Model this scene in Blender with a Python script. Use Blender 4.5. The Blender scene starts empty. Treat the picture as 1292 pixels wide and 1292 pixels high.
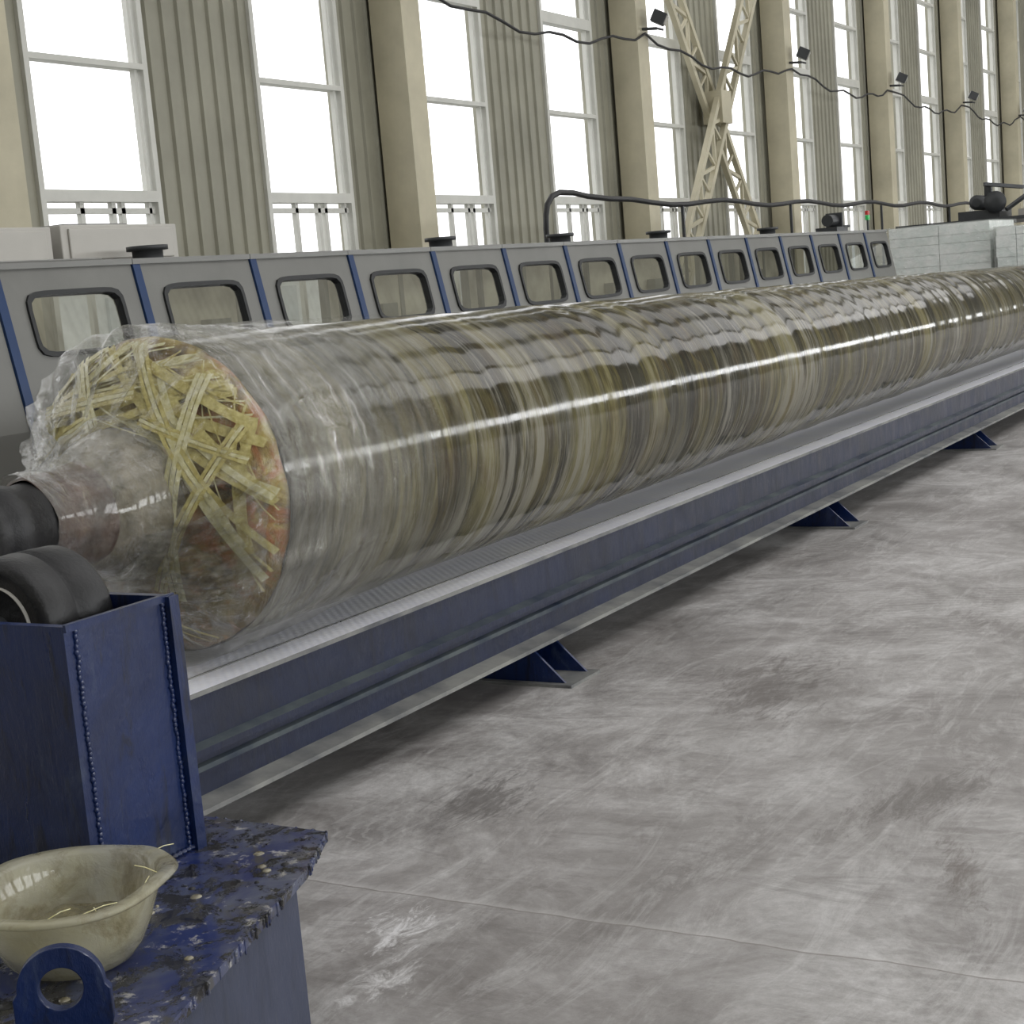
import bpy, math, random
from mathutils import Vector, Matrix, noise
random.seed(7)
S=bpy.context.scene
S.view_settings.view_transform='Standard'
try: S.view_settings.look='None'
except Exception: pass

def lin(c):
    o=[]
    for v in c[:3]:
        v/=255.0
        o.append(v/12.92 if v<=0.04045 else ((v+0.055)/1.055)**2.4)
    return (o[0],o[1],o[2],1.0)

# ---------------------------------------------------------------- materials
class NT:
    def __init__(s,name):
        s.m=bpy.data.materials.new(name); s.m.use_nodes=True
        s.t=s.m.node_tree; s.t.nodes.clear()
        s.out=s.n('ShaderNodeOutputMaterial')
    def n(s,typ,**kw):
        nd=s.t.nodes.new(typ)
        for k,v in kw.items(): setattr(nd,k,v)
        return nd
    def l(s,a,b): s.t.links.new(a,b)
    def val(s,inp,v):
        if isinstance(v,bpy.types.NodeSocket): s.l(v,inp)
        else: inp.default_value=v
    def coord(s,scale=(1,1,1),loc=(0,0,0),rot=(0,0,0)):
        tc=s.n('ShaderNodeTexCoord'); mp=s.n('ShaderNodeMapping')
        mp.inputs['Scale'].default_value=scale; mp.inputs['Location'].default_value=loc; mp.inputs['Rotation'].default_value=rot
        s.l(tc.outputs['Object'],mp.inputs['Vector']); return mp.outputs['Vector']
    def noise(s,vec,scale,detail=4,rough=0.55,dist=0.0):
        nd=s.n('ShaderNodeTexNoise'); s.l(vec,nd.inputs['Vector'])
        nd.inputs['Scale'].default_value=scale; nd.inputs['Detail'].default_value=detail
        nd.inputs['Roughness'].default_value=rough; nd.inputs['Distortion'].default_value=dist
        return nd.outputs['Fac']
    def ramp(s,fac,stops,interp='LINEAR'):
        r=s.n('ShaderNodeValToRGB'); s.l(fac,r.inputs['Fac']); cr=r.color_ramp; cr.interpolation=interp
        while len(cr.elements)<len(stops): cr.elements.new(0.5)
        for e,(p,c) in zip(cr.elements,stops):
            e.position=p; e.color=c if len(c)==4 else (*c,1)
        return r.outputs['Color']
    def rng(s,fac,a,b,c=0.0,d=1.0):
        r=s.n('ShaderNodeMapRange'); s.val(r.inputs['Value'],fac)
        for k,v in zip(('From Min','From Max','To Min','To Max'),(a,b,c,d)): r.inputs[k].default_value=v
        return r.outputs['Result']
    def mix(s,f,a,b,mode='MIX'):
        m=s.n('ShaderNodeMix',data_type='RGBA',blend_type=mode)
        s.val(m.inputs[0],f); s.val(m.inputs[6],a); s.val(m.inputs[7],b); return m.outputs[2]
    def math(s,op,a,b=0.0):
        m=s.n('ShaderNodeMath',operation=op); s.val(m.inputs[0],a); s.val(m.inputs[1],b); return m.outputs[0]
    def bump(s,h,strength=0.3,dist=0.02,prev=None):
        b=s.n('ShaderNodeBump'); s.l(h,b.inputs['Height']); b.inputs['Strength'].default_value=strength
        b.inputs['Distance'].default_value=dist
        if prev is not None: s.l(prev,b.inputs['Normal'])
        return b.outputs['Normal']
    def pbsdf(s,col,rough=0.5,metal=0.0,normal=None,**kw):
        p=s.n('ShaderNodeBsdfPrincipled')
        s.val(p.inputs['Base Color'],col); s.val(p.inputs['Roughness'],rough); s.val(p.inputs['Metallic'],metal)
        if normal is not None: s.l(normal,p.inputs['Normal'])
        for k,v in kw.items(): s.val(p.inputs[k.replace('_',' ')],v)
        return p
    def done(s,sh):
        s.l(sh.outputs[0],s.out.inputs['Surface']); return s.m

def simple(name,col,rough=0.5,metal=0.0,var=0.18,scale=4.0,bump=0.0,col2=None,**kw):
    t=NT(name); v=t.coord(); c=lin(col)
    c2=lin(col2) if col2 else tuple(x*(1-var) for x in c[:3])+(1,)
    f=t.noise(v,scale,6,0.6)
    colr=t.ramp(f,[(0.35,c),(0.68,c2)])
    nm=None
    if bump>0: nm=t.bump(t.noise(v,scale*8,4),bump,0.01)
    return t.done(t.pbsdf(colr,rough,metal,nm,**kw))

M={}
M['cream']=simple('cream_paint',(194,187,162),0.5,var=0.22,scale=1.5)
M['panel']=simple('wall_panel_paint',(154,152,136),0.5,var=0.28,scale=0.8)
M['frame']=simple('window_frame_paint',(205,205,198),0.4,var=0.1)
M['ceil']=simple('ceiling_paint',(120,120,116),0.8)
M['grey']=simple('enclosure_grey_paint',(122,122,118),0.38,var=0.16,scale=2)
M['greylt']=simple('light_grey_paint',(182,179,172),0.45,var=0.1,scale=2)
M['inner']=simple('enclosure_inner_liner',(218,212,194),0.6,var=0.5,scale=3.0)
M['stripe']=simple('stripe_blue_paint',(16,52,98),0.35,var=0.15)
M['gasket']=simple('black_gasket',(28,30,32),0.5)
M['dark']=simple('dark_steel',(62,64,66),0.45,0.2,var=0.3)
M['black']=simple('black_rubber',(34,34,36),0.5,var=0.5,scale=9,bump=0.25)
M['bldg']=simple('outside_wall',(225,228,230),0.8)
M['bldg2']=simple('outside_window_band',(196,202,206),0.6)
M['ground']=simple('outside_ground',(170,170,165),0.9)
M['redlamp']=simple('red_plastic',(190,40,35),0.3)
M['greenlamp']=simple('green_plastic',(40,190,90),0.3)
M['bluepl']=simple('blue_plastic',(40,80,170),0.3)
M['drop']=simple('dried_resin_drop',(150,144,122),0.15,col2=(70,62,44),scale=20,Coat_Weight=0.8)

def blue(name,c1,c2,dirt,amount=0.6,rough=0.32,dk_amt=0.7):
    t=NT(name); v=t.coord()
    base=t.ramp(t.noise(v,2.6,6,0.65,0.5),[(0.35,lin(c1)),(0.7,lin(c2))])
    d=t.noise(t.coord((1,1,0.35)),9,8,0.7,0.6)
    m=t.rng(d,amount,amount+0.1)
    col=t.mix(t.math('MULTIPLY',m,0.6),base,lin(dirt))
    dk=t.noise(t.coord((1.6,1.6,0.35),(3,3,3)),10,7,0.7,0.5)
    col=t.mix(t.rng(dk,0.53,0.62,0,dk_amt),col,lin((10,14,26)))
    nm=t.bump(t.noise(v,20,6),0.3,0.012)
    nm=t.bump(dk,0.35,0.012,nm)
    return t.done(t.pbsdf(col,t.rng(d,0.3,0.7,rough-0.08,rough+0.2),0.0,nm,Coat_Weight=0.3,Coat_Roughness=0.12))
M['blue']=blue('machine_blue_paint',(11,38,90),(7,21,54),(60,72,98),0.56)
M['bluebeam']=blue('bed_blue_paint',(8,25,60),(5,16,40),(44,56,78),0.66,0.5,0.35)
M['blueside']=blue('faded_blue_paint',(54,61,84),(44,51,70),(78,82,90),0.60,0.6,0.2)
M['dustrail']=simple('dusty_rail',(86,94,96),0.6,0.1,col2=(26,40,62),scale=5)
M['lip']=simple('worn_steel_lip',(140,140,136),0.55,0.0,col2=(84,86,90),scale=5)

t=NT('checker_plate'); v=t.coord()
w1=t.n('ShaderNodeTexWave',wave_type='BANDS',bands_direction='DIAGONAL'); t.l(t.coord((1,1,0)),w1.inputs['Vector']); w1.inputs['Scale'].default_value=16
w2=t.n('ShaderNodeTexWave',wave_type='BANDS',bands_direction='DIAGONAL'); t.l(t.coord((1,-1,0)),w2.inputs['Vector']); w2.inputs['Scale'].default_value=16
dia=t.math('MULTIPLY',w1.outputs['Fac'],w2.outputs['Fac'])
n1=t.noise(v,5,6,0.65)
col=t.ramp(n1,[(0.3,lin((248,249,255))),(0.75,lin((236,238,252)))])
col=t.mix(t.rng(dia,0.55,0.8,0,0.5),col,lin((254,254,255)))
M['plate']=t.done(t.pbsdf(col,0.5,0.0,t.bump(dia,0.3,0.003)))

# concrete floor
t=NT('concrete_floor'); v=t.coord()
big=t.noise(v,0.5,6,0.65,0.6); mid=t.noise(v,1.9,12,0.76,0.7); fine=t.noise(v,24,8,0.75)
col=t.ramp(mid,[(0.34,lin((132,128,126))),(0.48,lin((166,163,161))),(0.62,lin((200,198,197)))])
col=t.mix(t.rng(big,0.36,0.54,0.55,0.0),col,lin((126,121,118)))
sw=t.noise(t.coord((1.0,4.5,1),rot=(0,0,0.7)),1.4,12,0.80,1.2)
col=t.mix(t.rng(sw,0.50,0.66,0,0.5),col,lin((218,217,216)))
sw2=t.noise(t.coord((4.5,1.0,1),(3,5,0),(0,0,0.45)),1.4,12,0.80,1.2)
col=t.mix(t.rng(sw2,0.53,0.68,0,0.5),col,lin((110,105,102)))
wv=t.n('ShaderNodeTexWave',wave_type='RINGS',rings_direction='Z'); t.l(t.coord((1,1,1),(-4.6,-1.2,0)),wv.inputs['Vector']); wv.inputs['Scale'].default_value=6; wv.inputs['Distortion'].default_value=9; wv.inputs['Detail'].default_value=6; wv.inputs['Detail Scale'].default_value=1.2; wv.inputs['Detail Roughness'].default_value=0.7
arcm=t.rng(t.noise(t.coord((1,1,1),(9,1,0)),0.9,5,0.6),0.5,0.62)
col=t.mix(t.math('MULTIPLY',t.rng(wv.outputs['Fac'],0.6,1.0,0,0.25),arcm),col,lin((220,219,218)))
col=t.mix(t.rng(fine,0.3,0.65,0.35,0.0),col,lin((112,109,107)))
scr=t.noise(t.coord((1.0,22.0,1),(1,7,0),(0,0,-0.5)),2.2,6,0.7,1.0)
col=t.mix(t.rng(scr,0.66,0.72,0,0.35),col,lin((108,103,99)))
sep=t.n('ShaderNodeSeparateXYZ'); t.l(v,sep.inputs[0])
def spot(cx,cy,sx,sy,thr,scale,seed,rot=0.0,ay=4.0):
    nn=t.noise(t.coord((1,ay,1),(seed,seed,0),(0,0,rot)),scale,10,0.82,0.8)
    ca,sa=math.cos(rot),math.sin(rot)
    ddx=t.math('SUBTRACT',sep.outputs[0],cx); ddy=t.math('SUBTRACT',sep.outputs[1],cy)
    dx=t.math('DIVIDE',t.math('ADD',t.math('MULTIPLY',ddx,ca),t.math('MULTIPLY',ddy,sa)),sx)
    dy=t.math('DIVIDE',t.math('SUBTRACT',t.math('MULTIPLY',ddy,ca),t.math('MULTIPLY',ddx,sa)),sy)
    r=t.math('SQRT',t.math('ADD',t.math('MULTIPLY',dx,dx),t.math('MULTIPLY',dy,dy)))
    fall=t.rng(r,0.0,1.0,0.22,-0.30)
    return t.rng(t.math('ADD',fall,nn),thr,thr+0.14,0,1)
col=t.mix(t.math('MULTIPLY',spot(3.15,2.28,0.6,0.35,0.60,8,2,0.4,2.0),0.75),col,lin((236,235,236)))
col=t.mix(t.math('MULTIPLY',spot(2.88,2.15,0.5,0.3,0.62,8,6,0.2,2.0),0.7),col,lin((232,231,231)))
col=t.mix(t.math('MULTIPLY',spot(3.95,1.05,0.9,0.18,0.56,6,4,0.35),0.55),col,lin((84,73,64)))
col=t.mix(t.math('MULTIPLY',spot(5.6,2.2,1.4,0.6,0.54,4,9,0.3),0.6),col,lin((98,92,88)))
col=t.mix(t.math('MULTIPLY',spot(4.5,1.30,0.9,0.4,0.54,5,12,-0.4),0.6),col,lin((96,91,87)))
col=t.mix(t.math('MULTIPLY',spot(4.1,2.6,0.8,0.45,0.54,5,15,0.3),0.65),col,lin((92,88,85)))
col=t.mix(t.math('MULTIPLY',spot(6.6,1.5,1.6,0.4,0.56,4,19,0.8),0.5),col,lin((104,98,94)))
xx=t.math('ADD',sep.outputs[0],t.rng(t.noise(v,5,3),0,1,-0.02,0.02))
pj=t.math('MODULO',t.math('ADD',xx,56.65),6.0)
jl=t.math('LESS_THAN',pj,0.007); jw=t.rng(pj,0.007,0.04,0.3,0.0)
col=t.mix(jw,col,lin((210,208,206)))
col=t.mix(t.math('MULTIPLY',jl,0.6),col,lin((110,104,98)))
M['floor']=t.done(t.pbsdf(col,t.rng(mid,0.35,0.65,0.34,0.7),0,t.bump(t.math('ADD',fine,mid),0.2,0.01)))

# wound pipe : resin under film
t=NT('resin_wound_laminate')
sx_=t.n('ShaderNodeSeparateXYZ'); t.l(t.coord(),sx_.inputs[0])
bands=t.noise(t.coord((1.0,0.07,0.13),rot=(0,0.13,0)),4.2,6,0.72,0.25)
med=t.noise(t.coord((1.0,0.07,0.11),(7,0,0),(0,0.10,0)),16,6,0.68,0.25)
fin=t.noise(t.coord((1.0,0.03,0.05),(2,0,0),(0,0.06,0)),70,5,0.68)
blot=t.noise(t.coord((1,0.6,0.6)),3.0,7,0.7,0.9)
patch=t.noise(t.coord((1,0.45,0.45),(5,5,5)),1.3,5,0.6,0.5)
col=t.ramp(bands,[(0.41,lin((24,22,7))),(0.475,lin((50,45,16))),(0.525,lin((78,71,33))),(0.585,lin((110,104,68)))])
col=t.mix(t.rng(blot,0.50,0.64,0,0.5),col,lin((68,50,20)))
col=t.mix(t.rng(patch,0.44,0.58,0.0,0.5),col,lin((40,37,15)))
lap=t.math('FRACT',t.math('ADD',t.math('MULTIPLY',sx_.outputs[0],2.3),t.rng(t.noise(t.coord((1,0.45,0.45)),1.1,3),0,1,-1.6,1.6)))
col=t.mix(t.rng(lap,0.0,0.22,0.75,0.0),col,lin((20,18,6)))
zone=t.rng(t.noise(t.coord((1,0.3,0.3),(3,3,1)),1.8,5,0.65),0.46,0.58,0.05,0.65)
milk_sheen=t.math('MULTIPLY',t.rng(med,0.47,0.58,0,1),zone)
low=t.rng(sx_.outputs[2],0.55,1.06,0.6,0.0)  # pale floor reflection painted into the pipe's lower half
milk_sheen=t.math('MINIMUM',t.math('ADD',milk_sheen,t.math('MULTIPLY',low,t.rng(med,0.45,0.57))),0.7)
col=t.mix(milk_sheen,col,lin((134,131,118)))  # milky film tone with its whitish sheen painted into the colour
col=t.mix(t.rng(fin,0.56,0.70,0,0.3),col,lin((158,155,142)))
h=t.math('ADD',t.math('MULTIPLY',med,0.6),t.math('MULTIPLY',fin,0.4))
nm=t.bump(h,0.5,0.02)
nm=t.bump(t.noise(t.coord((1,0.4,0.4),(2,2,2)),7,4,0.55,0.6),0.10,0.02,nm)
M['pipe']=t.done(t.pbsdf(col,0.6,0,nm,Coat_Weight=t.rng(patch,0.4,0.6,0.6,0.85),Coat_Roughness=t.rng(med,0.35,0.65,0.05,0.16),Specular_IOR_Level=0.1))

def film(name,base,amt,sc=(1,1,1),nscale=9,bs=0.8,fade=False,gmax=0.6,tint=(0.97,0.97,0.96,1),f0=0.03):
    t=NT(name); v=t.coord(sc)
    n=t.noise(v,nscale,7,0.65,1.4)
    nm=t.bump(n,bs,0.05)
    tr=t.n('ShaderNodeBsdfTransparent'); tr.inputs['Color'].default_value=tint
    gl=t.n('ShaderNodeBsdfGlossy'); gl.inputs['Roughness'].default_value=0.08; t.l(nm,gl.inputs['Normal'])
    df=t.n('ShaderNodeBsdfDiffuse'); df.inputs['Color'].default_value=lin(base); t.l(nm,df.inputs['Normal'])
    lw=t.n('ShaderNodeLayerWeight'); lw.inputs['Blend'].default_value=0.2; t.l(nm,lw.inputs['Normal'])
    f=t.rng(n,0.44,0.8,f0*amt,0.75*amt); g=t.rng(lw.outputs['Fresnel'],0.0,0.9,0.03,gmax)
    if fade:
        sp=t.n('ShaderNodeSeparateXYZ'); t.l(t.coord(),sp.inputs[0])
        xn=t.math('ADD',sp.outputs[0],t.rng(t.noise(t.coord(),4,4),0,1,-0.3,0.3))
        bodym=t.rng(xn,4.0,4.7,1.0,0.0); endm=t.rng(sp.outputs[0],3.66,3.76,0.35,1.0)
        f=t.math('MULTIPLY',t.math('MULTIPLY',t.math('ADD',f,0.12),bodym),endm)
        g=t.math('MULTIPLY',g,t.rng(bodym,0,1,0.1,1.0))
    m1=t.n('ShaderNodeMixShader'); t.val(m1.inputs[0],f); t.l(tr.outputs[0],m1.inputs[1]); t.l(df.outputs[0],m1.inputs[2])
    m2=t.n('ShaderNodeMixShader'); t.val(m2.inputs[0],g); t.l(m1.outputs[0],m2.inputs[1]); t.l(gl.outputs[0],m2.inputs[2])
    return t.done(m2)
M['film']=film('clear_plastic_film',(184,183,172),0.5,(1.8,0.5,0.5),7,0.6,True,0.4)
M['film2']=film('wrinkled_plastic_film',(196,194,188),0.4,(2.2,1,1),9,0.7,False,0.55)
M['film3']=film('crumpled_plastic_film',(215,215,208),0.55,(1,1,1),9,1.0,False,0.95,f0=0.1)
M['wrap']=film('stretch_wrap_film',(240,246,244),0.4,(1,1,2),5,gmax=0.4)

t=NT('cabinet_glass'); tr=t.n('ShaderNodeBsdfTransparent'); tr.inputs['Color'].default_value=(0.80,0.82,0.76,1)
gl=t.n('ShaderNodeBsdfGlossy'); gl.inputs['Roughness'].default_value=0.03
lw=t.n('ShaderNodeLayerWeight'); lw.inputs['Blend'].default_value=0.35
mx=t.n('ShaderNodeMixShader'); t.l(t.rng(lw.outputs['Fresnel'],0,1,0.08,0.6),mx.inputs[0]); t.l(tr.outputs[0],mx.inputs[1]); t.l(gl.outputs[0],mx.inputs[2])
M['glass']=t.done(mx)

t=NT('fibre_end_laminate'); v=t.coord()
n1=t.noise(v,7,7,0.65,0.8); n2=t.noise(t.coord((1,1,1),(4,2,1)),8,6,0.7,0.6)
col=t.ramp(n1,[(0.34,lin((66,50,18))),(0.46,lin((134,108,48))),(0.56,lin((186,164,88))),(0.70,lin((220,210,146)))])
sp=t.n('ShaderNodeSeparateXYZ'); t.l(v,sp.inputs[0])
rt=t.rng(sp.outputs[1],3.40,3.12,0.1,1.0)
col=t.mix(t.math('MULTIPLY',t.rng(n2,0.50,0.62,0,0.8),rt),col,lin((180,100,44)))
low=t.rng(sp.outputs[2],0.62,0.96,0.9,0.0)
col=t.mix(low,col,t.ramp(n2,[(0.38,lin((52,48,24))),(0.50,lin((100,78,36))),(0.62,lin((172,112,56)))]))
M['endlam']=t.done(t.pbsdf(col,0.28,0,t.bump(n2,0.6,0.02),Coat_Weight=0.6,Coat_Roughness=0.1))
def strand(name,c1,c2):
    t=NT(name); f=t.noise(t.coord((1,1,1)),45,5,0.6)
    col=t.ramp(f,[(0.35,lin(c1)),(0.65,lin(c2))])
    return t.done(t.pbsdf(col,0.35,0,t.bump(f,0.4,0.005),Coat_Weight=0.4))
M['str1']=strand('glass_fibre_tape',(220,210,140),(178,162,88))
M['str2']=strand('glass_fibre_tape_pale',(236,232,194),(208,200,138))
M['rust']=simple('rusty_shaft',(92,64,50),0.5,0.0,col2=(46,40,36),scale=9,bump=0.3,Coat_Weight=0.5)
M['conewrap']=simple('film_wrapped_cone',(150,142,120),0.3,col2=(80,74,58),scale=8,bump=0.5,Coat_Weight=0.7)

t=NT('resin_splattered_blue'); v=t.coord()
n1=t.noise(v,8,7,0.7,0.8); n2=t.noise(t.coord((1,1,1),(5,3,2)),11,9,0.78,0.3); n3=t.noise(t.coord((1,1,1),(1,9,2)),4,6,0.7,1.0)
col=t.ramp(n3,[(0.44,lin((20,38,94))),(0.66,lin((84,90,110)))])
col=t.mix(t.rng(n1,0.52,0.60,0,0.8),col,lin((64,62,54)))
wsp=t.noise(t.coord((1,1,1),(8,8,2)),18,8,0.8,0.3)
col=t.mix(t.rng(wsp,0.57,0.61,0,0.85),col,lin((178,176,172)))
bl=t.rng(n2,0.52,0.545,0,0.97)
col=t.mix(bl,col,lin((18,16,14)))
M['splat']=t.done(t.pbsdf(col,t.rng(bl,0,1,0.4,0.08),0,t.bump(t.rng(n2,0.50,0.62),0.8,0.012),Coat_Weight=0.5,Coat_Roughness=0.06))

t=NT('resin_stained_plastic'); v=t.coord()
n1=t.noise(v,5,5,0.6,0.4)
col=t.ramp(n1,[(0.35,lin((200,196,168))),(0.65,lin((224,223,210)))])
col=t.mix(t.rng(t.noise(t.coord((1,1,0.5),(4,4,4)),9,8,0.7,0.8),0.50,0.66,0,0.65),col,lin((128,112,66)))
p=t.pbsdf(col,0.12,0,t.bump(t.noise(v,12,6,0.65,0.6),0.5,0.02),Coat_Weight=0.7)
tl=t.n('ShaderNodeBsdfTranslucent'); t.l(col,tl.inputs['Color'])
mx=t.n('ShaderNodeMixShader'); mx.inputs[0].default_value=0.35; t.l(p.outputs[0],mx.inputs[1]); t.l(tl.outputs[0],mx.inputs[2])
tp=t.n('ShaderNodeBsdfTransparent'); tp.inputs['Color'].default_value=(0.92,0.90,0.82,1)
mx2=t.n('ShaderNodeMixShader'); t.l(t.rng(n1,0.4,0.65,0.36,0.55),mx2.inputs[0]); t.l(mx.outputs[0],mx2.inputs[1]); t.l(tp.outputs[0],mx2.inputs[2])
M['bowl']=t.done(mx2)
M['resin']=simple('cured_resin',(140,132,94),0.06,col2=(58,52,30),scale=12,bump=0.8,Coat_Weight=1.0)
M['stack']=simple('wrapped_fibre_sheet',(252,254,253),0.4,col2=(230,238,235),scale=7)

# ---------------------------------------------------------------- mesh builder
class MB:
    def __init__(s): s.v=[]; s.f=[]; s.mi=[]; s.mats=[]; s.sm=[]
    def m(s,key):
        if key not in s.mats: s.mats.append(key)
        return s.mats.index(key)
    def add(s,vs,fs,key,smooth=False):
        o=len(s.v); s.v+= [tuple(p) for p in vs]; k=s.m(key)
        for f in fs: s.f.append([i+o for i in f]); s.mi.append(k); s.sm.append(smooth)
    def box(s,x0,x1,y0,y1,z0,z1,key):
        vs=[(x0,y0,z0),(x1,y0,z0),(x1,y1,z0),(x0,y1,z0),(x0,y0,z1),(x1,y0,z1),(x1,y1,z1),(x0,y1,z1)]
        s.add(vs,[(0,3,2,1),(4,5,6,7),(0,1,5,4),(1,2,6,5),(2,3,7,6),(3,0,4,7)],key)
    def obox(s,p,q,w,h,key,side=(0,1,0)):
        p=Vector(p);q=Vector(q);d=(q-p).normalized();a=Vector(side);a=(a-d*a.dot(d)).normalized();b=d.cross(a)
        vs=[]
        for c in (p,q):
            for sa,sb in ((-1,-1),(1,-1),(1,1),(-1,1)): vs.append(c+a*sa*w/2+b*sb*h/2)
        s.add(vs,[(0,1,2,3),(7,6,5,4),(0,4,5,1),(1,5,6,2),(2,6,7,3),(3,7,4,0)],key)
    def prismx(s,poly,x0,x1,keys):
        n=len(poly)
        if isinstance(keys,str): keys=[keys]*n
        for i in range(n):
            a=poly[i];b=poly[(i+1)%n]
            s.add([(x0,*a),(x1,*a),(x1,*b),(x0,*b)],[(0,1,2,3)],keys[i])
        s.add([(x0,*p) for p in poly],[tuple(range(n))],keys[2 if n>4 else 0]); s.add([(x1,*p) for p in poly],[tuple(range(n))[::-1]],keys[0])
    def prismz(s,poly,z0,z1,side,top):
        n=len(poly)
        for i in range(n):
            a=poly[i];b=poly[(i+1)%n]
            s.add([(*a,z0),(*b,z0),(*b,z1),(*a,z1)],[(0,1,2,3)],side)
        s.add([(*p,z1) for p in poly],[tuple(range(n))],top); s.add([(*p,z0) for p in poly],[tuple(range(n))[::-1]],side)
    def lathe(s,prof,c,axis,key,n=40,disp=None,cap=True):
        c=Vector(c); A={'x':Vector((1,0,0)),'y':Vector((0,1,0)),'z':Vector((0,0,1))}[axis]
        U={'x':Vector((0,1,0)),'y':Vector((0,0,1)),'z':Vector((1,0,0))}[axis]; W=A.cross(U)
        vs=[];fs=[]
        for (tt,r) in prof:
            for k in range(n):
                a=2*math.pi*k/n; p=c+A*tt+(U*math.cos(a)+W*math.sin(a))*r
                if disp: p=disp(p,tt,r,a,(U*math.cos(a)+W*math.sin(a)))
                vs.append(p)
        for i in range(len(prof)-1):
            for k in range(n):
                k2=(k+1)%n; fs.append((i*n+k,i*n+k2,(i+1)*n+k2,(i+1)*n+k))
        s.add(vs,fs,key,True)
        if cap:
            s.add(vs[:n],[tuple(range(n))[::-1]],key); s.add(vs[-n:],[tuple(range(n))],key)
    def tube(s,pts,r,key,n=8):
        pts=[Vector(p) for p in pts]; vs=[];fs=[]
        for i,p in enumerate(pts):
            d=(pts[min(i+1,len(pts)-1)]-pts[max(i-1,0)]).normalized()
            a=d.cross(Vector((0,0,1)))
            if a.length<1e-3: a=d.cross(Vector((0,1,0)))
            a.normalize(); b=d.cross(a)
            for k in range(n):
                t=2*math.pi*k/n; vs.append(p+(a*math.cos(t)+b*math.sin(t))*r)
        for i in range(len(pts)-1):
            for k in range(n):
                k2=(k+1)%n; fs.append((i*n+k,i*n+k2,(i+1)*n+k2,(i+1)*n+k))
        s.add(vs,fs,key,True)
    def obj(s,name,bevel=0.0,parent=None):
        me=bpy.data.meshes.new(name); me.from_pydata(s.v,[],s.f)
        for k in s.mats: me.materials.append(M[k])
        me.polygons.foreach_set('material_index',s.mi); me.polygons.foreach_set('use_smooth',s.sm); me.update()
        o=bpy.data.objects.new(name,me); S.collection.objects.link(o)
        if bevel>0:
            b=o.modifiers.new('bevel','BEVEL'); b.width=bevel; b.segments=2; b.limit_method='ANGLE'; b.angle_limit=math.radians(40)
        if parent: o.parent=parent
        return o

# ---------------------------------------------------------------- room
X0,X1,YF,YB,ZT=-8.0,64.0,-9.0,10.0,11.0
b=MB(); b.box(X0,X1,YF,YB+0.2,-0.1,0.0,'floor'); b.obj('floor')
b=MB(); b.box(X0,X1,YF,YB+0.2,ZT,ZT+0.1,'ceil'); b.obj('ceiling')
WP=3.025
wst=[9.74+WP*i for i in range(-5,18)]
def ribbed(b,xa,xb,y,z0,z1,sgn):
    pts=[(xa,y)]; x=math.ceil(xa/0.22)*0.22+0.05
    while x+0.09<xb:
        pts+=[(x,y),(x+0.015,y+sgn*0.03),(x+0.045,y+sgn*0.03),(x+0.06,y)]; x+=0.22
    pts.append((xb,y))
    for p,q in zip(pts[:-1],pts[1:]):
        b.add([(p[0],p[1],z0),(q[0],q[1],z0),(q[0],q[1],z1),(p[0],p[1],z1)],[(0,1,2,3)],'panel')
def wall(name,y,sgn,WW,ZS,ZW):
    b=MB(); prev=X0; out=y-sgn*0.18
    for w in wst:
        ribbed(b,prev,w,y,0,ZT,sgn)
        b.box(prev,w,min(out,y-sgn*0.06),max(out,y-sgn*0.06),0,ZT,'panel')
        ribbed(b,w,w+WW,y,0,ZS,sgn); ribbed(b,w,w+WW,y,ZW,ZT,sgn)
        b.box(w,w+WW,min(out,y-sgn*0.06),max(out,y-sgn*0.06),0,ZS,'panel'); b.box(w,w+WW,min(out,y-sgn*0.06),max(out,y-sgn*0.06),ZW,ZT,'panel')
        prev=w+WW
    ribbed(b,prev,X1,y,0,ZT,sgn); b.box(prev,X1,min(out,y-sgn*0.06),max(out,y-sgn*0.06),0,ZT,'panel')
    b.obj(name)
FZ0,FZ1=2.4,3.9
wall('wall_back',YB,-1,1.48,1.15,9.3); wall('wall_front',YF,1,2.3,FZ0,FZ1)
b=MB(); b.box(X0-0.15,X0,YF,YB,0,ZT,'panel'); b.obj('wall_left')
b=MB(); b.box(X1,X1+0.15,YF,YB,0,ZT,'panel'); b.obj('wall_right')
n=0
for (y,s_,WW,ZS,ZW) in ((YB,1,1.48,1.15,9.3),(YF,-1,2.3,FZ0,FZ1)):
    for w in wst:
        n+=1; b=MB(); a,c=w,w+WW; y0,y1=sorted((y-s_*0.04,y+s_*0.10)); yi,yj=sorted((y+s_*0.0,y+s_*0.05))
        fw=0.06
        b.box(a,a+fw,y0,y1,ZS,ZW,'frame'); b.box(c-fw,c,y0,y1,ZS,ZW,'frame')
        b.box(a+fw,c-fw,y0,y1,ZS,ZS+fw,'frame'); b.box(a+fw,c-fw,y0,y1,ZW-fw,ZW,'frame')
        if s_>0:
            b.box(c-0.14,c-0.105,yi,yj,ZS+fw,ZW-fw,'frame')
            for zz,tk in ((2.62,0.10),(3.79,0.05),(4.97,0.14),(6.1,0.05),(7.2,0.05),(8.3,0.05)):
                b.box(a+fw,c-fw,y0,y1,zz,zz+tk,'frame')
            for fx in (0.34,0.60,0.68):
                b.box(a+WW*fx-0.025,a+WW*fx+0.025,yi,yj,ZS+fw,2.62,'frame')
            b.box(a+fw,c-fw,yi,yj,2.52,2.57,'frame')
        else:
            for fx in (0.33,0.67): b.box(a+WW*fx-0.025,a+WW*fx+0.025,yi,yj,ZS+fw,ZW-fw,'frame')
        b.obj('window_%d'%n)
cols=[9.0+6.0*i for i in range(-2,9)]
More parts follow.
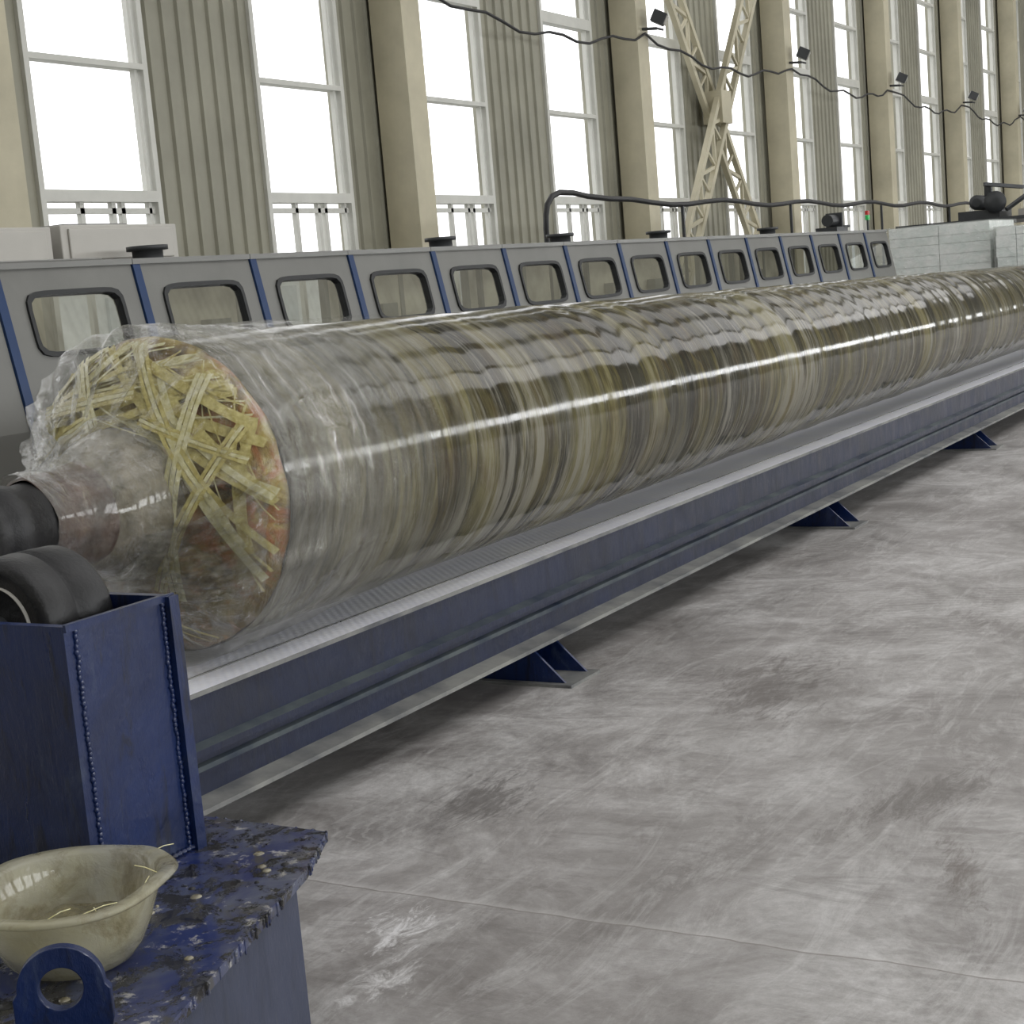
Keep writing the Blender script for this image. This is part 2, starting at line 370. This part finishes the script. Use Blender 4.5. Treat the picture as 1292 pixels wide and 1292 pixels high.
for cx in cols:
    b=MB(); w=0.18
    b.box(cx-w,cx+w,9.52,9.55,0,ZT,'cream'); b.box(cx-w,cx+w,9.90,9.93,0,ZT,'cream'); b.box(cx-0.012,cx+0.012,9.55,9.90,0,ZT,'cream')
    b.box(cx-w,cx-w+0.02,9.55,9.90,0,ZT,'cream')
    b.box(cx-0.28,cx+0.28,9.40,9.93,0,0.03,'cream')
    b.obj('steel_column')
b=MB(); b.box(-30,110,10.4,60,-0.2,-0.1,'ground'); b.obj('outside_ground')
b=MB(); b.box(-20,100,26,34,-0.1,2.7,'bldg')
for i in range(40):
    b.box(-18+3*i,-17+3*i,25.9,26,0.6,2.1,'bldg2')
b.box(-20.3,100.3,25.6,34.4,2.7,2.9,'greylt'); b.obj('neighbouring_building')

b=MB()
def lattice(p,q,w):
    p=Vector(p);q=Vector(q);d=(q-p).normalized();nn=Vector((0,1,0)).cross(d)
    b.obox(p+nn*w/2,q+nn*w/2,0.085,0.085,'cream'); b.obox(p-nn*w/2,q-nn*w/2,0.085,0.085,'cream')
    L=(q-p).length; k=int(L/0.5)
    for i in range(k):
        s1=p+d*(L*i/k); s2=p+d*(L*(i+1)/k); sg=1 if i%2 else -1
        b.obox(s1+nn*sg*w/2,s2-nn*sg*w/2,0.05,0.05,'cream')
        b.obox(s1+nn*w/2,s1-nn*w/2,0.04,0.04,'cream')
lattice((21.25,9.60,0.5),(26.75,9.60,7.7),0.42); lattice((21.25,9.78,7.7),(26.75,9.78,0.5),0.42)
b.box(23.8,24.2,9.52,9.85,3.85,4.35,'cream')
b.box(21.19,21.5,9.57,9.83,0.2,0.8,'cream');b.box(26.5,26.81,9.57,9.83,0.2,0.8,'cream')
b.obj('cross_bracing_truss')

for cx in cols[1:]:
    b=MB(); z=5.1
    b.obox((cx,9.52,z-0.1),(cx+0.02,9.3,z-0.12),0.04,0.04,'dark',(1,0,0))
    b.obox((cx+0.08,9.38,z+0.08),(cx+0.14,9.22,z-0.01),0.22,0.17,'dark',(1,0.3,0))
    b.obox((cx+0.14,9.22,z-0.01),(cx+0.145,9.205,z-0.018),0.18,0.13,'greylt',(1,0.3,0))
    b.obox((cx-0.02,9.3,z-0.12),(cx+0.22,9.3,z-0.12),0.03,0.03,'dark')
    b.obj('flood_light',0.01)
b=MB(); pts=[]
for i,cx in enumerate(cols[1:-1]):
    for k in range(16):
        u=k/16; pts.append((cx+6*u,9.48-0.06*math.sin(math.pi*u),4.93-0.75*u*(1-u)*1.6+0.05*math.sin(u*23+i)))
b.tube(pts,0.018,'black',6); b.obj('sagging_cable')
b=MB(); pts=[(13.2,7.1,1.3),(13.2,7.1,2.10),(13.22,7.1,2.22),(13.28,7.11,2.32),(13.4,7.12,2.40),(13.6,7.14,2.44),(13.9,7.15,2.44),(14.2,7.15,2.41)]
for k in range(1,36): pts.append((14.2+0.5*k,7.15,2.36+0.03*math.sin(k*1.1)))
b.tube(pts,0.028,'black',8)
for xx in (16.5,20,24,28,31.6): b.box(xx-0.015,xx+0.015,7.13,7.16,0,2.34,'dark')
b.obj('black_hose_line')

# ---------------------------------------------------------------- enclosures
def cabinet(i):
    x0=6*(1.0756+0.165*i); x1=x0+0.985; b=MB()
    top=Vector((0,6.0,1.885)); sl=Vector((0,-0.16,-0.80)).normalized(); L=0.80
    g=0.055
    xa,xb=x0+g,x1
    nrm=Vector((0,-sl.z,sl.y))
    if nrm.y>0: nrm=-nrm
    cx=(xa+xb)/2+0.0; ct=0.285; hw=(xb-xa)/2; A,B=0.315,0.145
    def P(x,tt,off=0):
        q=top+sl*tt+nrm*off; return (x,q.y,q.z)
    angs=[2*math.pi*k/56 for k in range(56)]
    corners=[(hw,L-ct),(-hw,L-ct),(-hw,-ct),(hw,-ct)]
    angs+=[math.atan2(c[1],c[0])%(2*math.pi) for c in corners]; angs=sorted(set(angs)); N=len(angs)
    def sup(a,A,B,e=7):
        c,s_=math.cos(a),math.sin(a); r=(abs(c/A)**e+abs(s_/B)**e)**(-1/e); return r*c,r*s_
    def rect(a):
        c,s_=math.cos(a),math.sin(a); r=1e9
        if abs(c)>1e-9: r=min(r,hw/abs(c))
        if s_>1e-9: r=min(r,(L-ct)/s_)
        if s_<-1e-9: r=min(r,ct/-s_)
        return r*c,r*s_
    def ring(f1,o1,f2,o2,key,sm=False):
        vs=[]
        for a in angs: x,y=f1(a); vs.append(P(cx+x,ct+y,o1))
        for a in angs: x,y=f2(a); vs.append(P(cx+x,ct+y,o2))
        b.add(vs,[(k,(k+1)%N,N+(k+1)%N,N+k) for k in range(N)],key,sm)
    inner=lambda a:sup(a,A,B); outer=lambda a:sup(a,A+0.024,B+0.024)
    ring(inner,0,rect,0,'grey'); ring(inner,-0.04,inner,0.014,'gasket'); ring(inner,0.014,outer,0.014,'gasket'); ring(outer,0.014,outer,0,'gasket')
    b.add([P(cx+inner(a)[0],ct+inner(a)[1],-0.01) for a in angs],[tuple(range(N))],'glass')
    yb=P(0,L)[1]; zb=P(0,L)[2]
    b.box(xa,xb,yb,yb+0.02,0.08,zb,'grey'); b.box(x0,x1,yb+0.03,yb+0.06,0,0.08,'dark')
    b.box(x0,x1,5.985,6.3,1.885,1.915,'grey')
    vs=[P(x0,0,0.012),P(x0+g,0,0.012),P(x0+g,L,0.012),P(x0,L,0.012),P(x0,0,-0.06),P(x0+g,0,-0.06),P(x0+g,L,-0.06),P(x0,L,-0.06)]
    b.add(vs,[(0,1,2,3),(0,3,7,4),(1,5,6,2),(0,4,5,1),(3,2,6,7),(4,7,6,5)],'stripe')
    b.box(x0,x0+g,yb-0.012,yb+0.05,0,zb,'stripe')
    b.box(x0+0.01,x0+0.03,6.05,6.98,0.0,1.2,'grey')
    b.box(x0,x0+0.05,6.93,6.98,0,1.885,'grey'); b.box(x0+0.05,x1,6.96,6.98,0.0,1.25,'grey')
    if i in (0,2,9,10,13):
        pass
    elif i in (4,6,12):
        b.box(x0+0.05,x0+0.5,6.94,6.98,1.25,1.885,'inner')
    else:
        b.box(x0+0.05,x1,6.94,6.96,0.0,1.885,'inner')
        b.box(x0+0.12,x0+0.16,6.86,6.9,1.1,1.8,'dark'); b.box(x0+0.6,x0+0.8,6.84,6.93,1.3,1.55,'grey')
    b.obj('machine_enclosure_cabinet')
for i in range(-3,14): cabinet(i)
b=MB(); b.box(5.2,6.30,6.4,6.9,1.93,2.12,'greylt'); b.box(5.25,6.25,6.385,6.4,1.94,2.10,'greylt'); b.box(5.5,6.0,6.5,6.8,2.12,2.135,'grey'); b.box(5.2,6.3,6.05,6.9,1.916,1.93,'grey'); b.obj('control_box',0.01)
b=MB(); b.box(6.37,7.3,6.4,6.9,1.93,2.13,'greylt'); b.box(6.42,7.25,6.385,6.4,1.94,2.11,'greylt'); b.box(6.5,7.0,6.5,6.8,2.13,2.145,'grey'); b.box(6.37,7.3,6.31,6.9,1.916,1.93,'grey'); b.box(6.37,7.3,6.9,6.97,1.886,1.93,'grey'); b.obj('control_box',0.01)
for vx in (6.78,9.85,11.7,13.65,16.5,19.0):
    b=MB(); b.lathe([(0,0.085),(0.05,0.085),(0.05,0.115),(0.075,0.115),(0.075,0.07),(0.02,0.07)],(vx,6.17,1.915),'z','dark',28); b.obj('exhaust_stub')

# ---------------------------------------------------------------- bed
prof=[(3.15,0.50),(3.13,0.50),(3.13,0.485),(3.15,0.485),(3.15,0.345),(3.11,0.335),(3.11,0.315),(3.145,0.305),(3.145,0.285),(3.125,0.28),(3.125,0.265),(3.15,0.26),(3.15,0.185),(3.07,0.175),(3.07,0.16),(3.22,0.155),(3.22,0.485),(4.28,0.485),(4.28,0.50)]
keys=['plate','lip','bluebeam','bluebeam','dustrail','bluebeam','bluebeam','bluebeam','dustrail','dustrail','bluebeam','bluebeam','lip','lip','dark','bluebeam','bluebeam','bluebeam','plate']
keys=keys[:len(prof)]
b=MB(); BX0,BX1=2.84,24.0
b.prismx(prof,BX0,BX1,keys)
b.box(BX0,BX1,4.18,4.28,0.16,0.485,'bluebeam')
x=BX0
while x<BX1:
    b.box(x,min(x+1.48,BX1),3.26,3.266,0.50,0.504,'lip'); x+=1.5
b.obj('winding_machine_bed')
for fx in (5.42,9.08,12.7,16.3,19.9,23.5):
    b=MB(); w=0.2; th=0.012
    pl=[(2.98,0.0),(4.4,0.0),(4.4,0.152),(3.14,0.152)]
    b.prismx(pl,fx,fx+th,'blue'); b.prismx(pl,fx+w-th,fx+w,'blue')
    b.box(fx,fx+w,3.135,4.4,0.140,0.152,'blue'); b.box(fx-0.03,fx+w+0.03,2.95,4.4,0.0,0.012,'lip')
    b.obj('bed_support_foot')

# ---------------------------------------------------------------- pipe
XE=3.74
def R(x): return 0.504-0.0083*(x-3.2)
def ZC(x): return 1.04-0.0043*(x-3.2)
YC=3.455
b=MB(); nseg=120; vs=[];fs=[];xs=[]; x=XE
while x<23.2: xs.append(x); x+=0.022+max(0,(x-8))*0.002
for x in xs:
    r=R(x); zc=ZC(x)
    base=0.007*noise.noise((x*1.9,0,0))+0.0035*noise.noise((x*6,5,0))
    for k in range(nseg):
        a=2*math.pi*k/nseg; xa=x+0.03*math.sin(a)
        d=base+0.0025*noise.noise((xa*9,math.cos(a)*0.7,math.sin(a)*0.7))
        vs.append((x,YC+math.cos(a)*(r+d),zc+math.sin(a)*(r+d)))
for i in range(len(xs)-1):
    for k in range(nseg):
        k2=(k+1)%nseg; fs.append((i*nseg+k,i*nseg+k2,(i+1)*nseg+k2,(i+1)*nseg+k))
b.add(vs,fs,'pipe',True)
RE=0.495
def xd(r):
    u=min(1,max(0,(RE-r)/0.26)); return XE-0.16*u**0.75
def dd(p,tt,r,a,dr):
    return p+Vector((1,0,0))*0.02*noise.noise(p*9)+dr*0.008*noise.noise(p*11)
ps=[(xd(r)-3.7,r) for r in [RE+0.004,0.49,0.47,0.44,0.40,0.36,0.32,0.28,0.24,0.20]]
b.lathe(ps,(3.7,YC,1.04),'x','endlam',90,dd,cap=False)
b.lathe([(0,0.34),(0.1,0.30),(0.2,0.12),(0.9,0.12)],(23.15,YC,ZC(23)),'x','endlam',40)
for i in range(170):
    wide=random.random()<0.45
    rho=random.uniform(0.235,0.45); al=random.uniform(0,2*math.pi)
    w=random.uniform(0.014,0.030) if wide else random.uniform(0.003,0.010)
    nY,nZ=math.cos(al),math.sin(al)
    if nZ<-0.2 and random.random()<0.8: continue
    if nY<-0.2 and nZ<0.3 and random.random()<0.5: continue
    Lc=math.sqrt(max(0.0,0.488**2-rho**2)); s0=-1 if random.random()<.75 else random.uniform(-1,0); s1=1 if random.random()<.75 else random.uniform(0.1,1)
    off=random.uniform(0.004,0.035); vs=[]; K=14; bow=random.uniform(-0.02,0.02)
    for k in range(K+1):
        s_=s0+(s1-s0)*k/K; rr=rho+bow*(1-s_*s_)
        for e in (-1,1):
            q=rr+e*w/2
            yy=nY*q-nZ*s_*Lc; zz=nZ*q+nY*s_*Lc; rad=math.hypot(yy,zz)
            if rad>0.492: yy*=0.492/rad; zz*=0.492/rad; rad=0.492
            vs.append((xd(rad)-off-0.012+0.004*noise.noise((yy*20,zz*20,i)),YC+yy,1.04+zz))
    b.add(vs,[(2*k,2*k+1,2*k+3,2*k+2) for k in range(K)],'str1' if random.random()<0.5 else 'str2',True)
for (p,q,w) in (((-0.29,0.38),(-0.17,-0.30),0.045),((0.20,0.44),(0.06,0.24),0.05),((0.38,0.28),(-0.08,0.34),0.04),((-0.05,0.48),(-0.33,0.02),0.04),((-0.42,0.22),(-0.12,-0.27),0.035),((0.45,0.12),(0.10,0.26),0.04),((-0.12,0.26),(-0.44,0.12),0.03)):
    p=Vector(p);q=Vector(q);d=(q-p).normalized();nn=Vector((-d.y,d.x));K=14
    for strip in range(3):
        vs=[]
        for k in range(K+1):
            c_=p.lerp(q,k/K)+nn*(strip-1)*w*0.36
            for e in (-1,1):
                g=c_+nn*e*w*0.15; rad=g.length
                if rad>0.492: g*=0.492/rad; rad=0.492
                vs.append((xd(rad)-0.058+0.005*noise.noise((g.x*15,g.y*15,w*99+strip)),YC+g.x,1.04+g.y))
        b.add(vs,[(2*k,2*k+1,2*k+3,2*k+2) for k in range(K)],'str2' if (w>0.04 or strip==1) else 'str1',True)
def ds(p,tt,r,a,dr): return p+dr*0.008*noise.noise(p*14)
b.lathe([(3.60,0.235),(3.55,0.237),(3.50,0.232),(3.45,0.21),(3.41,0.18),(3.38,0.155)][::-1],(0,YC,1.04),'x','conewrap',60,ds,cap=False)
b.lathe([(3.17,0.128),(3.185,0.142),(3.30,0.145),(3.38,0.155)],(0,YC,1.04),'x','rust',60,ds,cap=False)
b.lathe([(2.79,0.10),(2.9,0.10),(2.9,0.135),(2.95,0.135),(2.96,0.115),(3.02,0.115),(3.03,0.13),(3.09,0.13),(3.10,0.12),(3.18,0.125)],(0,YC,1.04),'x','black',60)
pipe=b.obj('wound_composite_pipe')

def refine(prof,m=3):
    pr=[]
    for i in range(len(prof)-1):
        for k in range(m):
            u=k/m; pr.append((prof[i][0]*(1-u)+prof[i+1][0]*u,prof[i][1]*(1-u)+prof[i+1][1]*u))
    pr.append(prof[-1]); return pr
b=MB(); prof=[]
for x in [4.9,4.8,4.7,4.6,4.5,4.4,4.3,4.2,4.12,4.05,3.98,3.92,3.87,3.83,3.79,3.76]: prof.append((x,R(x)+0.012+0.014*max(0,(4.5-x)/0.75)))
prof+=[(3.73,0.528),(3.705,0.528),(3.675,0.515),(3.65,0.49),(3.62,0.46),(3.60,0.42),(3.575,0.38),(3.55,0.345),(3.53,0.315),(3.52,0.29),(3.51,0.27)]
def df(p,tt,r,a,dr):
    e=max(0.0,min(1.0,(4.6-tt)/0.8)); q=(p.x*2.2,p.y*3.5,p.z*3.5)
    n1=noise.noise(q); n2=noise.noise((p.x*7,p.y*9,p.z*9)); n3=abs(noise.noise((p.x*3,p.y*6+4,p.z*6)))
    fold=1-abs(noise.noise((math.cos(a)*3.5,math.sin(a)*3.5,tt*2.5)))*3
    amp=e*(0.018 if tt>3.7 else 0.03)
    o=dr*(amp*(n1*0.8+n2*0.5)+amp*0.5*(0.3-n3))
    if tt>4.5: o+=Vector((0.12*noise.noise((0,p.y*4,p.z*4)),0,0))
    if tt<3.74:
        o+=Vector((-0.05*max(0,fold)*min(1,(3.76-tt)/0.08)-0.02*abs(n2),0,0))
    o+=dr*0.016*max(0,fold)*e
    p=p+o
    if p.z<0.512: p.z=0.512
    return p
b.lathe(refine(prof),(0,YC,1.04),'x','film',200,df,cap=False)
def sheet(c0,c1,c2,c3,nu,nv,amp,seed,key,sag=0.03):
    c0,c1,c2,c3=[Vector(c) for c in (c0,c1,c2,c3)]; vs=[]
    for i in range(nu+1):
        for j in range(nv+1):
            u,v=i/nu,j/nv; p=(c0*(1-u)+c1*u)*(1-v)+(c3*(1-u)+c2*u)*v
            rg=1-2.5*abs(noise.noise((u*2+seed,v*7,seed))); rg2=1-2.5*abs(noise.noise((u*6,v*15,seed+3)))
            edge=math.sin(math.pi*min(1,max(0,u)))*0.7+0.3
            p=p+Vector((-1,-0.25,0))*(amp*edge*(rg+0.4*rg2))+Vector((0,0,-sag*math.sin(math.pi*u)))
            vs.append(p)
    b.add(vs,[(i*(nv+1)+j,i*(nv+1)+j+1,(i+1)*(nv+1)+j+1,(i+1)*(nv+1)+j) for i in range(nu) for j in range(nv)],key,True)
sheet((3.44,YC-0.20,0.97),(3.64,YC-0.52,1.12),(3.66,YC-0.44,0.76),(3.42,YC-0.10,0.80),50,50,0.05,1.3,'film3')
sheet((3.42,YC-0.12,0.86),(3.64,YC-0.49,0.90),(3.67,YC-0.27,0.60),(3.41,YC+0.10,0.76),50,50,0.05,5.1,'film3')
sheet((3.46,YC+0.12,1.24),(3.62,YC+0.36,1.40),(3.64,YC+0.50,1.10),(3.44,YC+0.22,1.00),30,30,0.03,9.1,'film3')
sheet((3.20,YC-0.10,0.93),(3.44,YC-0.20,0.94),(3.50,YC-0.10,0.70),(3.24,YC+0.02,0.78),36,36,0.03,12.7,'film3',0.07)
b.obj('plastic_film_wrap',parent=pipe)
b=MB(); prof=[(3.56,0.262),(3.53,0.265),(3.49,0.258),(3.45,0.235),(3.42,0.21),(3.39,0.185),(3.36,0.172),(3.33,0.166),(3.29,0.165),(3.25,0.16),(3.2,0.15),(3.14,0.142)]
def df2(p,tt,r,a,dr):
    return p+dr*(0.016*noise.noise(p*7)+0.01*noise.noise((p.x*25,p.y*8,p.z*8))+0.012*(1-2.5*abs(noise.noise((p.x*5,p.y*11,p.z*11)))))
b.lathe(refine(prof,4),(0,YC,1.04),'x','film2',130,df2,cap=False); b.obj('shaft_film_wrap',parent=pipe)

# ---------------------------------------------------------------- pedestal, block, roller
b=MB()
topp=[(2.79,3.12),(1.15,3.12),(1.15,1.62),(1.89,1.87),(2.57,2.09),(2.78,2.19)]
b.prismz(topp,0.378,0.40,'splat','splat')
b.prismz([(2.60,3.08),(1.2,3.08),(1.2,1.67),(1.88,1.895),(2.56,2.115)],0.0,0.378,'blueside','blueside')
for (pa,pb) in (((1.3,1.67),(1.89,1.87)),((1.89,1.87),(2.57,2.09)),((2.57,2.09),(2.78,2.19)),((2.78,2.19),(2.79,2.9))):
    for k in range(14):
        u=random.random(); x=pa[0]*(1-u)+pb[0]*u; y=pa[1]*(1-u)+pb[1]*u; ln=random.uniform(0.008,0.03); r=random.uniform(0.002,0.006)
        b.lathe([(-ln,0.001),(-ln+0.004,r),(-ln*0.5,r*0.7),(0.0,r*1.3),(0.004,r*0.5)],(x,y,0.398),'z','splat',8)
for k in range(34):
    x=random.uniform(1.5,2.75); y=random.uniform(2.0,2.42)
    if y<1.62+(x-1.15)*0.34+0.03: continue
    if (x-2.03)**2+(y-2.225)**2<0.02: continue
    r=random.uniform(0.004,0.016); b.lathe([(0,r),(0.002,r*0.9),(0.004,r*0.4)],(x,y,0.4),'z','drop' if k%3==0 else 'black',10)
b.obj('machine_pedestal')
b=MB(); x0,x1,y0,y1,z0,z1=2.29,2.62,2.43,3.05,0.40,0.985; th=0.022
b.box(x0,x1,y0,y0+th,z0,z1,'blue'); b.box(x0,x1,y1-th,y1,z0,z1,'blue'); b.box(x0,x0+th,y0+th,y1-th,z0,z1-0.0,'blue'); b.box(x1-th,x1,y0+th,y1-th,z0,z1,'blue')
b.box(x0+th,x1-th,y0+th,y1-th,z0,z0+0.3,'blue')
b.box(x1-0.03,x1+0.0,y0-0.02,y0,z0,z1,'blue'); b.box(x0-0.0,x1,y0-0.008,y0,z1-0.012,z1+0.004,'blue')
for xw in (x1-0.036,x0+0.03):
    z=z0
    while z<z1-0.02:
        b.lathe([(-0.008,0.003),(0,0.006+0.002*random.random()),(0.008,0.003)],(xw+random.uniform(-.002,.002),y0-0.001,z+0.008),'z','blue',8); z+=0.011
x=x0
while x<x1: b.lathe([(-0.008,0.003),(0,0.009),(0.008,0.003)],(x,y0-0.004,z0+0.006),'x','blue',8); x+=0.015
block=b.obj('roller_support_block')
b=MB(); rc=(2.50,2.74,0.94)
b.lathe([(-0.10,0.03),(-0.10,0.125),(-0.105,0.13),(-0.105,0.15),(-0.09,0.16),(-0.02,0.162),(-0.015,0.152),(0.0,0.152),(0.005,0.162),(0.085,0.16),(0.10,0.15),(0.10,0.03)],rc,'x','black',64)
b.lathe([(-0.108,0.098),(-0.1085,0.101),(-0.10,0.101)],rc,'x','greylt',64,cap=False)
b.lathe([(-0.18,0.035),(0.11,0.035)],rc,'x','dark',24)
b.obj('support_roller')
b=MB(); b.prismx([(3.16,0.0),(3.75,0.0),(3.70,0.92),(3.21,0.92)],2.40,2.76,'blue')
b.lathe([(0,0.10),(0,0.19),(0.03,0.2),(0.31,0.2),(0.34,0.19),(0.365,0.10)],(2.42,YC,1.04),'x','blue',40)
b.box(2.36,2.80,3.13,3.78,0.0,0.03,'blue'); b.obj('bearing_stand')
b=MB(); c=(2.03,2.225,0.402)
def dbw(p,tt,r,a,dr): return p+Vector((0,0,0.012*noise.noise((math.cos(a)*1.2,math.sin(a)*1.2,3))*tt/0.1))+dr*0.008*noise.noise((math.cos(a)*1.0,math.sin(a)*1.0,tt*2))
prof=[(0.0,0.09),(0.01,0.11),(0.03,0.128),(0.07,0.148),(0.11,0.163),(0.135,0.172),(0.148,0.180),(0.153,0.195),(0.149,0.205),(0.155,0.209),(0.161,0.203),(0.160,0.180),(0.153,0.170),(0.13,0.165),(0.09,0.150),(0.05,0.130),(0.03,0.105),(0.025,0.08)]
b.lathe(prof,c,'z','bowl',72,dbw,cap=True)
def drs(p,tt,r,a,dr): return p+Vector((0,0,0.014*noise.noise(p*16)))
b.lathe([(0.068,0.128),(0.070,0.10),(0.072,0.08),(0.070,0.06),(0.072,0.04),(0.070,0.02),(0.072,0.005)],c,'z','resin',60,drs,cap=True)
for i in range(8):
    a=random.uniform(0,6.28); p=Vector((c[0]+0.18*math.cos(a),c[1]+0.18*math.sin(a),c[2]+0.155)); d=Vector((random.uniform(-1,1),random.uniform(-1,1),random.uniform(.2,1)))*0.03
    b.tube([p,p+d,p+d*1.6+Vector((0.01,0.01,-0.01))],0.001,'str2',5)
b.obj('resin_bowl')
b=MB(); N=48; ctr=Vector((1.80,2.02,0.485)); nrm=Vector((-0.78,-0.62,0)).normalized(); u=Vector((0,0,1)).cross(nrm); th=0.022
def outl(a):
    cx_,sz=math.cos(a),math.sin(a); r=0.074
    if sz<0:
        r=max(0.074,min(0.078/max(abs(sz),1e-6),0.082/max(abs(cx_),1e-6),0.12))
    return Vector((cx_*r,sz*r))
vs=[]
for off in (0,1):
    for f in (lambda a:Vector((0.037*math.cos(a),0.037*math.sin(a))),outl):
        for k in range(N):
            q=f(2*math.pi*k/N); z=max(q.y,-0.083); vs.append(ctr+u*q.x+Vector((0,0,z))+nrm*(th/2 if off==0 else -th/2))
fs=[]
for k in range(N):
    k2=(k+1)%N
    fs+=[(k,k2,N+k2,N+k),(2*N+k,3*N+k,3*N+k2,2*N+k2),(k,2*N+k,2*N+k2,k2),(N+k,N+k2,3*N+k2,3*N+k)]
b.add(vs,fs,'blue'); b.obj('lifting_lug',0.002)

# ---------------------------------------------------------------- far stacks & machinery
def stack(y0,y1,x0,x1,h):
    b=MB()
    for k in range(3): b.box(x0,x1,y0+(y1-y0-0.1)*k/2,y0+(y1-y0-0.1)*k/2+0.1,0,0.1,'cream')
    b.box(x0,x1,y0,y1,0.1,0.13,'cream'); z=0.13
    while z<h:
        dz=random.uniform(0.10,0.16); e=random.uniform(-0.006,0.006); ym=(y0+y1)/2
        b.box(x0+0.02+e,x1-0.03+e,y0+0.03+e,ym-0.004,z,z+dz-0.003,'stack'); b.box(x0+0.02-e,x1-0.03,ym+0.004,y1-0.03+e,z,z+dz-0.003,'stack'); z+=dz
    b.prismz([(x0,y0),(x1,y0),(x1,y1),(x0,y1)],0.14,z+0.01,'wrap','wrap')
    b.obj('wrapped_pallet_stack')
stack(4.95,6.35,21.5,23.0,1.80); stack(4.32,4.88,21.3,22.9,1.80)
b=MB()
for (xx,yy) in ((23.6,4.5),(23.6,6.7),(27.5,4.5),(27.5,6.7)): b.box(xx-.06,xx+.06,yy-.06,yy+.06,0,1.94,'dark')
b.box(23.5,27.6,4.4,6.8,1.94,1.99,'dark')
b.box(24.0,24.8,5.4,6.0,1.99,2.12,'dark'); b.lathe([(0,0.06),(0.02,0.11),(0.45,0.11),(0.47,0.06)],(24.1,5.75,2.24),'x','dark',24)
b.lathe([(0,0.03),(0,0.16),(0.03,0.16),(0.03,0.03)],(23.95,5.45,2.22),'x','dark',24)
b.box(24.4,24.5,5.6,5.7,2.06,2.52,'dark'); b.box(24.2,24.8,4.6,4.75,1.99,2.25,'dark')
b.box(24.3,24.9,4.9,5.2,1.99,2.10,'greylt'); b.obox((24.2,5.65,2.5),(24.7,5.2,2.42),0.05,0.05,'dark')
b.obox((24,5.3,2.1),(24.4,5.0,2.35),0.05,0.05,'dark')
b.lathe([(0,0.04),(0.14,0.04)],(23.8,4.75,2.15),'z','bluepl',16); b.lathe([(0,0.04),(0.08,0.04)],(23.8,4.75,2.29),'z','redlamp',16); b.lathe([(-0.17,0.02),(0,0.02)],(23.8,4.75,2.15),'z','dark',12)
b.obj('winding_carriage')
b=MB(); b.lathe([(0,0.015),(0.14,0.015)],(20.2,6.2,1.915),'z','dark',12); b.lathe([(0,0.03),(0.06,0.03)],(20.2,6.2,2.055),'z','greenlamp',16); b.lathe([(0,0.03),(0.05,0.03)],(20.2,6.2,2.12),'z','redlamp',16); b.obj('signal_lamp')
b=MB(); b.box(18.4,18.8,6.02,6.28,1.915,1.97,'dark'); b.lathe([(0,0.07),(0.25,0.07)],(18.45,6.15,2.05),'x','dark',20); b.box(18.7,18.74,6.05,6.25,1.97,2.14,'dark'); b.obj('drive_motor')

# ---------------------------------------------------------------- light
W=bpy.data.worlds.new('overcast_world'); S.world=W; W.use_nodes=True
bg=W.node_tree.nodes['Background']; bg.inputs['Color'].default_value=(0.985,0.99,1.0,1); bg.inputs['Strength'].default_value=2.1
for i,(y,p) in enumerate(((-4.5,1750),(0.5,950),(6.0,600))):  # area lamps added under the closed ceiling to fill the hall
    L=bpy.data.lights.new('ceiling_fill','AREA'); L.shape='RECTANGLE'; L.size=60; L.size_y=4.0 if y>-2 else 4.5; L.energy=p; L.color=(1.0,0.99,0.985)
    o=bpy.data.objects.new('ceiling_fill',L); S.collection.objects.link(o); o.location=(26,y,ZT-0.15)
L=bpy.data.lights.new('overcast_daylight','AREA'); L.shape='RECTANGLE'; L.size=70; L.size_y=1.8; L.energy=5600; L.color=(0.97,0.985,1.0)
o=bpy.data.objects.new('overcast_daylight',L); S.collection.objects.link(o); o.location=(27,YF-0.5,3.15); o.rotation_euler=(math.radians(90),0,0)

# ---------------------------------------------------------------- camera
ex=Vector((1154,383,-2000)).normalized(); up=Vector((-1190,13954,2000)); up=(up-ex*up.dot(ex)).normalized(); ey=up.cross(ex)
cam=bpy.data.cameras.new('camera'); co=bpy.data.objects.new('camera',cam); S.collection.objects.link(co)
cam.sensor_width=36; cam.lens=36*2000/1292; cam.clip_end=400
m=Matrix(((ex[0],ex[1],ex[2],0),(ey[0],ey[1],ey[2],0),(up[0],up[1],up[2],1.6),(0,0,0,1)))
co.matrix_world=m
S.camera=co
